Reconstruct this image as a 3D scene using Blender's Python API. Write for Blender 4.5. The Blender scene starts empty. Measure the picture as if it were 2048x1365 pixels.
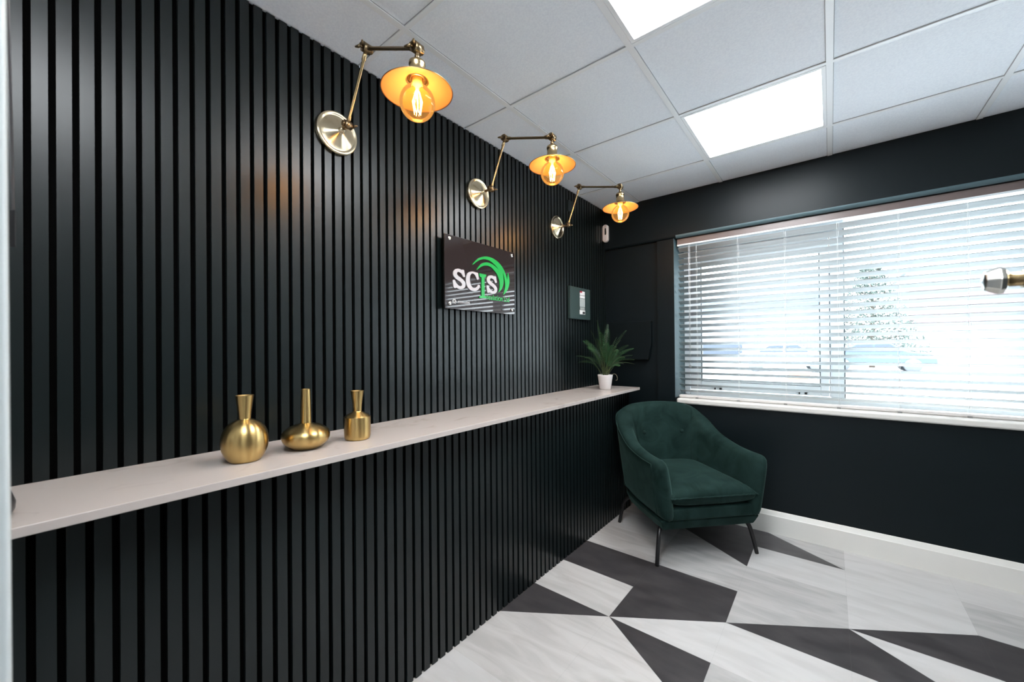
import bpy, bmesh, math, random
from mathutils import Vector, Matrix
from mathutils.geometry import tessellate_polygon
random.seed(7)
S = bpy.context.scene
COL = S.collection
PI = math.pi

# ------------------------------------------------------------------ camera
CX, CZ = 1.4881, 1.237
cam_d = bpy.data.cameras.new('camera'); cam = bpy.data.objects.new('camera', cam_d); COL.objects.link(cam)
RX = (0.7787803543463275, 0.6272391190506795, -0.00849983627701593)
UP = (0.00900337197310997, 0.0023720118771824, 0.9999566554870107)
FW = (-0.6272320933891397, 0.7788231256788553, 0.0037999908546732697)
m = Matrix(((RX[0], UP[0], -FW[0], CX), (RX[1], UP[1], -FW[1], 0), (RX[2], UP[2], -FW[2], CZ), (0, 0, 0, 1)))
cam.matrix_world = m
cam_d.sensor_width = 36; cam_d.sensor_fit = 'HORIZONTAL'
cam_d.lens = 785.7265 / 2048 * 36
cam_d.shift_x = -3.5692 / 2048
cam_d.shift_y = 8.984 / 2048
cam_d.clip_start = 0.02; cam_d.clip_end = 300
cam_d.dof.use_dof = True; cam_d.dof.focus_distance = 2.2; cam_d.dof.aperture_fstop = 4.0
S.camera = cam

# ------------------------------------------------------------------ colour management, world, big lights
S.view_settings.view_transform = 'Standard'
S.view_settings.look = 'None'
S.view_settings.exposure = 0.55
S.view_settings.gamma = 1.0
S.view_settings.use_curve_mapping = False
W = bpy.data.worlds.new('overcast_sky'); S.world = W; W.use_nodes = True
bg = W.node_tree.nodes['Background']
bg.inputs['Color'].default_value = (0.87, 0.94, 1.0, 1)
bg.inputs['Strength'].default_value = 8.5
D = 3.0803          # window wall
H = 2.393           # ceiling
XR = 2.95         # right wall
XL = 0.2734         # face of the lower slatted wall
SHZ = 0.922         # shelf top
LED = 21.0
BULB_W = 2.6
# daylight portal in the window opening (guides sampling of the sky only)
pl = bpy.data.lights.new('window_daylight_portal', 'AREA'); pl.shape = 'RECTANGLE'; pl.size = 2.36; pl.size_y = 1.2
pl.cycles.is_portal = True
plo = bpy.data.objects.new('window_daylight_portal', pl); COL.objects.link(plo)
plo.location = (1.76, D + 0.36, 1.44); plo.rotation_euler = (-PI / 2, 0, 0)

# ------------------------------------------------------------------ materials
def mat(name, col, rough=0.5, metal=0.0, spec=0.5, **kw):
    M = bpy.data.materials.new(name); M.use_nodes = True
    b = M.node_tree.nodes['Principled BSDF']
    b.inputs['Base Color'].default_value = (*col, 1)
    b.inputs['Roughness'].default_value = rough
    b.inputs['Metallic'].default_value = metal
    b.inputs['Specular IOR Level'].default_value = spec
    for k, v in kw.items():
        b.inputs[k.replace('_', ' ')].default_value = v
    return M
def nodes(M): return M.node_tree.nodes, M.node_tree.links, M.node_tree.nodes['Principled BSDF']
def add_noise(M, scale, c0, c1, stretch=(1, 1, 1), detail=4, lo=0.35, hi=0.65, bump=0.0, bscale=None, rough=None, distort=0.0):
    n, l, b = nodes(M)
    tc = n.new('ShaderNodeTexCoord'); mp = n.new('ShaderNodeMapping'); mp.inputs['Scale'].default_value = stretch
    nz = n.new('ShaderNodeTexNoise'); nz.inputs['Scale'].default_value = scale; nz.inputs['Detail'].default_value = detail
    nz.inputs['Distortion'].default_value = distort
    r = n.new('ShaderNodeValToRGB'); r.color_ramp.elements[0].position = lo; r.color_ramp.elements[1].position = hi
    r.color_ramp.elements[0].color = (*c0, 1); r.color_ramp.elements[1].color = (*c1, 1)
    l.new(tc.outputs['Object'], mp.inputs['Vector']); l.new(mp.outputs[0], nz.inputs['Vector'])
    l.new(nz.outputs['Fac'], r.inputs['Fac']); l.new(r.outputs['Color'], b.inputs['Base Color'])
    if bump:
        nb = n.new('ShaderNodeTexNoise'); nb.inputs['Scale'].default_value = bscale or scale; nb.inputs['Detail'].default_value = 3
        bp = n.new('ShaderNodeBump'); bp.inputs['Strength'].default_value = bump; bp.inputs['Distance'].default_value = 0.002
        l.new(tc.outputs['Object'], nb.inputs['Vector']); l.new(nb.outputs['Fac'], bp.inputs['Height']); l.new(bp.outputs[0], b.inputs['Normal'])
    return M

M_slat = mat('slat_paint', (0.008, 0.0105, 0.0115), 0.34, spec=0.42)
add_noise(M_slat, 6, (0.0030, 0.0062, 0.0066), (0.0042, 0.0078, 0.0082), (1, 1, .15))
M_felt = mat('black_felt', (0.0015, 0.0015, 0.0015), 0.95, spec=0.05)
M_wall = mat('dark_wall_paint', (0.012, 0.017, 0.020), 0.42, spec=0.20)
add_noise(M_wall, 3, (0.0032, 0.0066, 0.0082), (0.0040, 0.0078, 0.0096), bump=0.05, bscale=250)
M_ceil = mat('ceiling_tile', (0.74, 0.75, 0.77), 0.9, spec=0.2)
add_noise(M_ceil, 130, (0.84, 0.87, 0.92), (0.90, 0.93, 0.97), bump=0.45, bscale=170)
M_grid = mat('ceiling_grid', (0.86, 0.87, 0.88), 0.4)
M_gridgap = mat('ceiling_gap', (0.38, 0.39, 0.40), 0.8)
M_white = mat('white_gloss_paint', (0.72, 0.705, 0.665), 0.35)
M_door = mat('white_door_paint', (0.62, 0.66, 0.66), 0.4)
M_wallw = mat('pale_wall_paint', (0.60, 0.64, 0.68), 0.7)
M_upvc = mat('white_upvc', (0.72, 0.78, 0.81), 0.3)
M_slatblind = mat('blind_slat', (0.55, 0.58, 0.59), 0.38)
M_rail = mat('blind_rail', (0.66, 0.63, 0.61), 0.35)
M_cord = mat('blind_cord', (0.8, 0.82, 0.82), 0.7)
M_clip = mat('blind_clip', (0.22, 0.22, 0.21), 0.4)
M_gasket = mat('dark_gasket', (0.06, 0.075, 0.085), 0.6)
M_stone = mat('white_quartz', (0.72, 0.69, 0.67), 0.22)
add_noise(M_stone, 9, (0.355, 0.31, 0.285), (0.475, 0.42, 0.39), (1, .6, 1), detail=9, lo=0.25, hi=0.42, distort=1.2)
M_brass = mat('antique_brass', (0.50, 0.37, 0.20), 0.27, 1.0)
M_brassd = mat('dark_antique_brass', (0.26, 0.19, 0.11), 0.3, 1.0)
M_plate = mat('brushed_pale_brass', (0.62, 0.53, 0.37), 0.25, 1.0, Anisotropic=0.85, Anisotropic_Rotation=0.25)
M_gold = mat('brushed_gold', (0.52, 0.37, 0.15), 0.30, 1.0, Anisotropic=0.85, Anisotropic_Rotation=0.25)
for MM in (M_plate, M_gold):
    n, l, b = nodes(MM); tg = n.new('ShaderNodeTangent'); tg.direction_type = 'RADIAL'; tg.axis = 'Z'
    l.new(tg.outputs[0], b.inputs['Tangent'])
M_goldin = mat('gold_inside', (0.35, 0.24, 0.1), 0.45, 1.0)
M_enamel = mat('cream_enamel', (0.21, 0.118, 0.055), 0.4)
M_black = mat('black_metal', (0.006, 0.006, 0.007), 0.4)
M_blackp = mat('black_plastic', (0.008, 0.008, 0.009), 0.35)
M_greyrod = mat('grey_metal_rod', (0.20, 0.19, 0.19), 0.35, 0.7)
M_sign = mat('brown_acrylic', (0.026, 0.020, 0.020), 0.03, spec=0.62)
M_signw = mat('white_acrylic', (0.45, 0.44, 0.46), 0.3)
M_signg = mat('green_acrylic', (0.008, 0.34, 0.058), 0.22)
M_chrome = mat('polished_steel', (0.78, 0.76, 0.70), 0.15, 1.0)
M_box = mat('green_grey_cover', (0.030, 0.052, 0.050), 0.32)
M_lab = mat('white_label', (0.72, 0.74, 0.74), 0.4)
M_labg = mat('grey_label', (0.42, 0.47, 0.46), 0.4)
M_red = mat('red_print', (0.42, 0.03, 0.05), 0.5)
M_pot = mat('white_ceramic', (0.72, 0.68, 0.66), 0.4)
M_soil = mat('dark_soil', (0.02, 0.013, 0.008), 0.95)
M_leaf = mat('fern_leaf', (0.022, 0.085, 0.025), 0.42)
add_noise(M_leaf, 14, (0.011, 0.046, 0.013), (0.032, 0.095, 0.036))
M_stem = mat('fern_stem', (0.05, 0.07, 0.02), 0.5)
M_velvet = mat('green_velvet', (0.008, 0.026, 0.022), 0.8, spec=0.10, Sheen_Weight=0.42, Sheen_Roughness=0.35)
M_velvet.node_tree.nodes['Principled BSDF'].inputs['Sheen Tint'].default_value = (0.16, 0.30, 0.265, 1)
add_noise(M_velvet, 7, (0.0050, 0.0155, 0.0135), (0.0135, 0.033, 0.029), detail=3, lo=0.3, hi=0.7, distort=1.5, bump=0.12, bscale=26)
M_light = [mat('pale_stone_tile_%d' % k, (0.6, 0.6, 0.6), 0.36, spec=0.4) for k in range(3)]
for MM, (c0, c1) in zip(M_light, [((0.415, 0.40, 0.385), (0.51, 0.495, 0.48)), ((0.345, 0.338, 0.330), (0.44, 0.432, 0.422)), ((0.475, 0.465, 0.455), (0.535, 0.525, 0.515))]):
    add_noise(MM, 3.2, c0, c1, (1.0, 4.5, 1), detail=10, lo=0.36, hi=0.6, distort=0.8)
M_darkt = mat('charcoal_stone_tile', (0.06, 0.057, 0.058), 0.30, spec=0.5)
add_noise(M_darkt, 7, (0.036, 0.033, 0.035), (0.060, 0.055, 0.057), (1, 2, 1), detail=9)
M_grout = mat('tile_joint', (0.22, 0.215, 0.21), 0.8)

M_led = bpy.data.materials.new('led_diffuser'); M_led.use_nodes = True
n, l, b = nodes(M_led); b.inputs['Base Color'].default_value = (0.8, 0.8, 0.8, 1)
b.inputs['Emission Color'].default_value = (0.93, 0.97, 1.0, 1); b.inputs['Emission Strength'].default_value = LED
M_fil = bpy.data.materials.new('glowing_filament'); M_fil.use_nodes = True
n, l, b = nodes(M_fil); b.inputs['Emission Color'].default_value = (1.0, 0.62, 0.25, 1); b.inputs['Emission Strength'].default_value = 30
def glass(name, tint, gl=0.08, rough=0.02):
    M = bpy.data.materials.new(name); M.use_nodes = True; n, l = M.node_tree.nodes, M.node_tree.links
    for x in list(n):
        if x.type == 'BSDF_PRINCIPLED': n.remove(x)
    out = [x for x in n if x.type == 'OUTPUT_MATERIAL'][0]
    t = n.new('ShaderNodeBsdfTransparent'); t.inputs[0].default_value = (*tint, 1)
    g = n.new('ShaderNodeBsdfGlossy'); g.inputs['Roughness'].default_value = rough
    f = n.new('ShaderNodeLayerWeight'); f.inputs['Blend'].default_value = gl
    mx = n.new('ShaderNodeMixShader'); l.new(f.outputs['Fresnel'], mx.inputs[0]); l.new(t.outputs[0], mx.inputs[1]); l.new(g.outputs[0], mx.inputs[2])
    l.new(mx.outputs[0], out.inputs['Surface']); return M
M_glass = glass('window_glass', (0.96, 0.98, 0.98), 0.12)
M_bulb = glass('amber_bulb_glass', (1.0, 0.80, 0.48), 0.18, 0.03)
n, l = M_bulb.node_tree.nodes, M_bulb.node_tree.links          # the lit bulb's own amber glow
em = n.new('ShaderNodeEmission'); em.inputs['Color'].default_value = (1.0, 0.5, 0.14, 1); em.inputs['Strength'].default_value = 0.12
ad = n.new('ShaderNodeAddShader'); mxn = [x for x in n if x.type == 'MIX_SHADER'][0]; on_ = [x for x in n if x.type == 'OUTPUT_MATERIAL'][0]
l.new(mxn.outputs[0], ad.inputs[0]); l.new(em.outputs[0], ad.inputs[1]); l.new(ad.outputs[0], on_.inputs['Surface'])

# ------------------------------------------------------------------ mesh helpers
def box(bm, x0, x1, y0, y1, z0, z1, mi=0):
    v = [bm.verts.new(p) for p in [(x0, y0, z0), (x1, y0, z0), (x1, y1, z0), (x0, y1, z0), (x0, y0, z1), (x1, y0, z1), (x1, y1, z1), (x0, y1, z1)]]
    for f in [(0, 3, 2, 1), (4, 5, 6, 7), (0, 1, 5, 4), (1, 2, 6, 5), (2, 3, 7, 6), (3, 0, 4, 7)]:
        bm.faces.new([v[i] for i in f]).material_index = mi
    return v
def prism(bm, pts, dirv, mi=0):
    """closed planar polygon (3D points) extruded along dirv"""
    a = [bm.verts.new(p) for p in pts]; b = [bm.verts.new(Vector(p) + Vector(dirv)) for p in pts]
    n = len(a)
    fs = [bm.faces.new(a), bm.faces.new(list(reversed(b)))]
    for i in range(n): fs.append(bm.faces.new([a[i], b[i], b[(i + 1) % n], a[(i + 1) % n]]))
    for f in fs: f.material_index = mi
def frame_of(d):
    d = d.normalized(); a = Vector((0, 0, 1)) if abs(d.z) < 0.9 else Vector((1, 0, 0))
    u = d.cross(a).normalized(); return u, d.cross(u).normalized()
def tube(bm, pts, r, n=10, mi=0, cap=True):
    pts = [Vector(p) for p in pts]; rs = r if isinstance(r, (list, tuple)) else [r] * len(pts)
    rings = []
    for i, p in enumerate(pts):
        d = (pts[min(i + 1, len(pts) - 1)] - pts[max(i - 1, 0)])
        if i == 0: u, w = frame_of(d)
        else:
            dn = d.normalized(); u = (u - dn * u.dot(dn)).normalized(); w = dn.cross(u)
        rings.append([bm.verts.new(p + (u * math.cos(2 * PI * k / n) + w * math.sin(2 * PI * k / n)) * rs[i]) for k in range(n)])
    for a, b in zip(rings, rings[1:]):
        for k in range(n): f = bm.faces.new([a[k], a[(k + 1) % n], b[(k + 1) % n], b[k]]); f.material_index = mi; f.smooth = True
    if cap:
        bm.faces.new(list(reversed(rings[0]))).material_index = mi; bm.faces.new(rings[-1]).material_index = mi
def lathe(bm, prof, n=48, c=(0, 0, 0), axis='Z', mi=0, mis=None, rot=None):
    """prof: list of (r, h)"""
    c = Vector(c); rings = []
    def P(r, h, a):
        q = Vector((r * math.cos(a), r * math.sin(a), h))
        if axis == 'X': q = Vector((q.z, q.x, q.y))
        if axis == 'Y': q = Vector((q.x, q.z, q.y))
        if rot: q = rot @ q
        return c + q
    for r, h in prof:
        if r < 1e-6: rings.append([bm.verts.new(P(0, h, 0))])
        else: rings.append([bm.verts.new(P(r, h, 2 * PI * k / n)) for k in range(n)])
    for i, (a, b) in enumerate(zip(rings, rings[1:])):
        for k in range(n):
            q = ([a[0]] if len(a) == 1 else [a[k], a[(k + 1) % n]]) + ([b[0]] if len(b) == 1 else [b[(k + 1) % n], b[k]])
            if len(q) < 3: continue
            f = bm.faces.new(q); f.smooth = True; f.material_index = mis[i] if mis else mi
def cyl(bm, p0, p1, r, n=20, mi=0): tube(bm, [p0, p1], r, n, mi)
def smooth_pts(pts, n=8, closed=False):
    """Catmull-Rom"""
    pts = [Vector(p) for p in pts]; out = []; N = len(pts); rng = N if closed else N - 1
    for i in range(rng):
        g = lambda k: pts[k % N] if closed else pts[max(0, min(N - 1, k))]
        p0, p1, p2, p3 = g(i - 1), g(i), g(i + 1), g(i + 2)
        for j in range(n):
            t = j / n
            out.append(0.5 * ((2 * p1) + (p2 - p0) * t + (2 * p0 - 5 * p1 + 4 * p2 - p3) * t * t + (3 * p1 - p0 - 3 * p2 + p3) * t ** 3))
    if not closed: out.append(pts[-1])
    return out
def obj(name, bm, mats, parent=None, smooth=None, bevel=0, seg=2, sub=0, loc=None, rz=0.0):
    me = bpy.data.meshes.new(name)
    bmesh.ops.recalc_face_normals(bm, faces=bm.faces)
    bm.to_mesh(me); bm.free()
    for m_ in (mats if isinstance(mats, (list, tuple)) else [mats]): me.materials.append(m_)
    o = bpy.data.objects.new(name, me); COL.objects.link(o)
    if smooth:
        for p in me.polygons: p.use_smooth = True
    if bevel:
        b = o.modifiers.new('bevel', 'BEVEL'); b.width = bevel; b.segments = seg; b.limit_method = 'ANGLE'; b.angle_limit = math.radians(40)
        b.harden_normals = True
    if sub:
        s = o.modifiers.new('subdivision', 'SUBSURF'); s.levels = sub; s.render_levels = sub
    if parent: o.parent = parent
    if loc is not None: o.location = loc
    if rz: o.rotation_euler.z = rz
    return o
def tag(o, label, cat, group=None, kind=None):
    o['label'] = label; o['category'] = cat
    if group: o['group'] = group
    if kind: o['kind'] = kind
    return o
def thing(name, label, cat, loc=(0, 0, 0), group=None, rz=0.0):
    o = bpy.data.objects.new(name, None); o.empty_display_size = 0.05; COL.objects.link(o)
    o.location = loc; o.rotation_euler.z = rz
    return tag(o, label, cat, group)
def struct(o): o['kind'] = 'structure'; return o
B = bmesh.new

# ------------------------------------------------------------------ floor
XC = lambda i: 0.264 + 0.4253 * i
YR = lambda k: 1.3845 + 0.2846 * k
cells = {}
for i in range(-2, 8):
    for k in range(-12, 7): cells[(i, k)] = 'L'
cells.update({(0, 0): ('/', 'D', 'L'), (0, 2): 'D', (1, 0): ('\\', 'L', 'D'), (1, 1): ('/', 'D', 'L'), (1, 2): 'D',
              (1, 4): ('\\', 'L', 'D'), (1, 5): 'D', (2, 2): ('/', 'L', 'D'), (2, 5): ('\\', 'D', 'L'),
              (3, 2): ('\\', 'D', 'L'), (3, 3): ('/', 'L', 'D'), (4, 3): 'D',
              (4, 1): ('/', 'L', 'D'), (3, -1): 'D', (2, -3): ('\\', 'L', 'D'), (0, -4): 'D', (3, -4): ('/', 'D', 'L'), (1, -6): 'D'})
tone = {(2, 3): 1, (1, 3): 1, (0, 3): 0, (3, 3): 2, (3, 4): 2, (2, 4): 2, (4, 4): 1, (0, 1): 0, (0, -1): 0, (1, -1): 0, (1, -2): 2, (0, 0): 0, (1, 0): 0, (2, 0): 1, (1, 1): 2,
        (2, 1): 2, (0, -2): 2, (3, 2): 2, (2, 2): 1, (3, 5): 2, (2, 5): 1, (4, 5): 2}
bm = B(); box(bm, -0.35, 3.25, -1.9, D + 0.36, -0.12, -0.0012, 4)
def tile(poly, mi):
    g = 0.00014
    c = Vector((sum(p[0] for p in poly) / len(poly), sum(p[1] for p in poly) / len(poly), 0))
    vs = []
    n_ = len(poly)
    for j in range(n_):
        p = Vector((*poly[j], 0)); a = (Vector((*poly[j - 1], 0)) - p).normalized(); b_ = (Vector((*poly[(j + 1) % n_], 0)) - p).normalized()
        s_ = max(0.25, a.cross(b_).length); vs.append(bm.verts.new(p + (a + b_) * g / s_))
    f = bm.faces.new(vs); f.material_index = mi
rt = random.Random(3)
for (i, k), c in cells.items():
    x0, x1, y0, y1 = XC(i), XC(i + 1), YR(k), YR(k + 1)
    if i == -2: continue
    y1 = min(y1, D + 0.03); x1 = min(x1, 3.24)
    if y0 < -1.88 or y0 > D: continue
    lt = tone.get((i, k), rt.choice((0, 1, 2))); cm = lambda q: 3 if q == 'D' else lt
    if isinstance(c, str): tile([(x0, y0), (x1, y0), (x1, y1), (x0, y1)], cm(c))
    elif c[0] == '/':
        tile([(x0, y0), (x1, y1), (x0, y1)], cm(c[1])); tile([(x0, y0), (x1, y0), (x1, y1)], cm(c[2]))
    else:
        tile([(x0, y0), (x1, y0), (x0, y1)], cm(c[1])); tile([(x1, y0), (x1, y1), (x0, y1)], cm(c[2]))
struct(obj('floor', bm, M_light + [M_darkt, M_grout]))

# ------------------------------------------------------------------ slatted wall (left)
PITCH = 0.0391; GAP = 0.0128
bm = B()
box(bm, -0.14, -0.012, -0.36, D + 0.36, 0, H, 1)
y = -0.0037 - 9 * PITCH
while y < D + 0.02:
    box(bm, -0.012, 0.0, y + GAP, min(y + PITCH, D + 0.029), SHZ + 0.0, H - 0.004, 0); y += PITCH
box(bm, -0.016, XL - 0.012, -0.36, 2.93, 0, SHZ - 0.02, 1)
y = -0.0016 - 9 * PITCH
while y < 2.93 - PITCH:
    box(bm, XL - 0.012, XL, y + GAP, y + PITCH, 0.002, SHZ - 0.021, 0); y += PITCH
box(bm, XL - 0.012, XL, y + GAP, 2.93, 0.002, SHZ - 0.021, 0)
struct(obj('wall_left', bm, [M_slat, M_felt]))

# ------------------------------------------------------------------ window wall (far)
bm = B()
r = 0.022; SOF = 2.05
prof = [(D, H), (D, SOF + r)] + [(D + r - r * math.cos(a), SOF + r - r * math.sin(a)) for a in [PI / 2 * q / 8 for q in range(1, 9)]] + [(D + 0.37, SOF), (D + 0.37, H)]
prism(bm, [(0.0, yy, zz) for yy, zz in prof], (XR + 0.1, 0, 0))
box(bm, -0.02, 0.4426, D + 0.03, D + 0.37, 0, SOF - 0.0005)
box(bm, 0.4426, 0.57, D + 0.004, D + 0.37, 0, SOF - 0.0005)
box(bm, 0.57, XR + 0.1, D, D + 0.37, 0, 0.803)
struct(obj('wall_far', bm, M_wall))
M_teal = mat('teal_reveal', (0.075, 0.125, 0.140), 0.4)  # lighter teal skin over the left reveal and the bulkhead's rounded edge
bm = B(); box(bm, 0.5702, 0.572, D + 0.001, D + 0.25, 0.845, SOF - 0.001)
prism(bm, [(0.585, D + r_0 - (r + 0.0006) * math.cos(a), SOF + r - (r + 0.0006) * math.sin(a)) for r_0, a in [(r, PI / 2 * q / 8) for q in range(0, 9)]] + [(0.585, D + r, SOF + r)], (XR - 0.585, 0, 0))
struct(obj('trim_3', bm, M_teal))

bm = B(); box(bm, XR, XR + 0.1, -0.46, D, 0, H); struct(obj('wall_right', bm, mat('grey_wall_paint', (0.30, 0.32, 0.33), 0.7)))
# wall with the doorway the camera looks through
bm = B()
box(bm, -0.14, 0.96, -0.46, -0.36, 0, H); box(bm, 1.90, XR + 0.1, -0.46, -0.36, 0, H); box(bm, 0.96, 1.90, -0.46, -0.36, 2.12, H)
struct(obj('wall_near', bm, M_wallw))
bm = B()
v = box(bm, 0.96, 1.0, -0.46, -0.0170, 0, 2.1)
for q in v:      # the lining leans a touch, as in the photograph
    if q.co.y > -0.1: q.co.y = -0.0113 if q.co.z > 1 else -0.0046
box(bm, 1.86, 1.90, -0.46, -0.34, 0, 2.1); box(bm, 0.96, 1.90, -0.46, -0.34, 2.1, 2.14)
struct(obj('trim_1', bm, M_door, bevel=0.003))
bm = B(); box(bm, -0.1, 3.15, -1.95, -1.85, 0, H); box(bm, -0.2, -0.1, -1.95, -0.47, 0, H); box(bm, 3.05, 3.15, -1.85, -0.47, 0, H)
struct(obj('wall_corridor', bm, M_wallw))
bm = B(); box(bm, 1.80, 1.84, -0.04, 0.90, 0.006, 2.08); dr = struct(obj('door_1', bm, mat('charcoal_door_paint', (0.03, 0.035, 0.037), 0.4), bevel=0.003))

# baseboard
bm = B()
pf = [(0.0, 0.0), (0.018, 0.0), (0.018, 0.116), (0.015, 0.121), (0.005, 0.145), (0.002, 0.147), (0.0, 0.147)]
prism(bm, [(0.0, D - a, z) for a, z in pf], (XR, 0, 0))
struct(obj('baseboard_far', bm, M_white))
# window sill
bm = B(); box(bm, 0.586, XR, D - 0.022, D + 0.26, 0.8035, 0.843)
struct(obj('trim_2', bm, M_white, bevel=0.012, seg=4))

# ------------------------------------------------------------------ ceiling with lay-in grid
GX, GY = 0.2967, 0.8633
xs = [-0.14] + [GX + 0.6 * i for i in range(5)] + [3.25]
ys = [-1.95] + [GY + 0.6 * j for j in range(-4, 4)] + [D + 0.37]
lamp_cells = [(1, 0), (1, 2), (1, -2), (1, -4)]  # last two cells hold unseen panels, added to brighten the room
bm = B()
box(bm, -0.14, 3.25, -1.95, D + 0.37, H + 0.06, H + 0.12, 0)
for a in range(len(xs) - 1):
    for b_ in range(len(ys) - 1):
        ci, cj = a - 1, b_ - 5
        if (ci, cj) in lamp_cells: continue
        box(bm, xs[a] + 0.004, xs[a + 1] - 0.004, ys[b_] + 0.004, ys[b_ + 1] - 0.004, H + 0.0015, H + 0.016, 0)
w = 0.0115
for i in range(5):
    x = GX + 0.6 * i
    box(bm, x - w, x + w, -1.95, D + 0.0, H - 0.0035, H + 0.0015, 1)
    box(bm, x - w - 0.0022, x + w + 0.0022, -1.95, D, H + 0.0002, H + 0.0018, 2)
for j in range(-4, 4):
    y = GY + 0.6 * j
    box(bm, -0.0, 3.25, y - w * .8, y + w * .8, H - 0.0030, H + 0.0015, 1)
    box(bm, -0.0, 3.25, y - w * .8 - 0.0022, y + w * .8 + 0.0022, H + 0.0002, H + 0.0018, 2)
struct(obj('ceiling', bm, [M_ceil, M_grid, M_gridgap]))
for (ci, cj), lb in zip(lamp_cells, ['square recessed LED ceiling panel nearest the camera, cut by the top of the frame', 'square recessed LED ceiling panel nearer the window', 'unseen LED ceiling panel added overhead just inside the doorway for extra light', 'unseen LED ceiling panel added in the corridor behind the doorway for extra light']):
    x0, y0 = GX + 0.6 * ci, GY + 0.6 * cj
    t = thing('ceiling_light', lb, 'ceiling light', (x0 + 0.3, y0 + 0.3, H), 'LED ceiling panels')
    bm = B(); e = 0.2875; f_ = 0.272
    for q in [(-e, e, -e, -f_), (-e, e, f_, e), (-e, -f_, -f_, f_), (f_, e, -f_, f_)]: box(bm, q[0], q[1], q[2], q[3], -0.004, 0.014)
    obj('frame', bm, M_grid, t)
    bm = B(); box(bm, -f_, f_, -f_, f_, 0.002, 0.008); obj('diffuser', bm, M_led, t)

# ------------------------------------------------------------------ window
def pane(name, x0, x1, z0, z1, yy, parent):
    bm = B(); box(bm, x0, x1, yy - 0.002, yy + 0.002, z0, z1); return obj(name, bm, M_glass, parent)
yf = D + 0.25
bm = B()
wx0, wx1, wz0, wz1 = 0.573, XR, 0.843, 2.05
box(bm, wx0, 0.615, yf, yf + 0.07, wz0, wz1); box(bm, XR - 0.045, XR, yf, yf + 0.07, wz0, wz1)
box(bm, 0.615, XR - 0.045, yf, yf + 0.07, wz0, 0.885); box(bm, 0.615, XR - 0.045, yf, yf + 0.07, 2.01, wz1); box(bm, 0.615, 1.490, yf, yf + 0.07, 1.953, 2.01)
box(bm, 1.490, 1.560, yf, yf + 0.07, 0.885, 2.01); box(bm, 2.40, 2.47, yf, yf + 0.07, 0.885, 2.01)
win = struct(obj('window_1', bm, M_upvc, bevel=0.004))
bm = B()
box(bm, 0.622, 0.700, yf - 0.018, yf + 0.045, 0.892, 1.945); box(bm, 1.437, 1.484, yf - 0.018, yf + 0.045, 0.892, 1.945)
box(bm, 0.700, 1.437, yf - 0.018, yf + 0.045, 0.892, 0.955); box(bm, 0.700, 1.437, yf - 0.018, yf + 0.045, 1.868, 1.945)
obj('casement_frame', bm, M_upvc, win, bevel=0.004)
bm = B()
for q in [(0.700, 0.706, 0.955, 1.868), (1.431, 1.437, 0.955, 1.868)]: box(bm, q[0], q[1], yf - 0.012, yf + 0.01, q[2], q[3])
box(bm, 0.706, 1.431, yf - 0.012, yf + 0.01, 1.862, 1.868); box(bm, 0.706, 1.431, yf - 0.012, yf + 0.01, 0.955, 0.959)
box(bm, 0.626, 1.480, yf - 0.019, yf - 0.0, 1.946, 1.952)
box(bm, 1.4845, 1.4895, yf - 0.004, yf + 0.02, 0.89, 1.95)
box(bm, 1.560, 1.564, yf - 0.002, yf + 0.02, 0.885, 2.01)
obj('gasket', bm, M_gasket, win)
pane('pane', 0.706, 1.431, 0.959, 1.862, yf + 0.012, win)
pane('pane', 2.472, XR - 0.047, 0.885, 2.01, yf + 0.03, win)
pane('pane', 1.564, 2.398, 0.885, 2.01, yf + 0.03, win)
for hx in (0.80, 1.32):
    bm = B(); box(bm, hx - 0.02, hx + 0.015, yf - 0.032, yf - 0.018, 0.912, 0.930); box(bm, hx - 0.015, hx - 0.004, yf - 0.05, yf - 0.032, 0.916, 0.926)
    box(bm, hx - 0.002, hx + 0.006, yf - 0.045, yf - 0.03, 0.900, 0.914, 1); box(bm, hx + 0.03, hx + 0.045, yf - 0.036, yf - 0.018, 0.900, 0.914, 1); box(bm, hx + 0.018, hx + 0.042, yf - 0.032, yf - 0.018, 0.914, 0.928)
    obj('window_handle', bm, [M_upvc, M_blackp], win, bevel=0.002)

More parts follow.
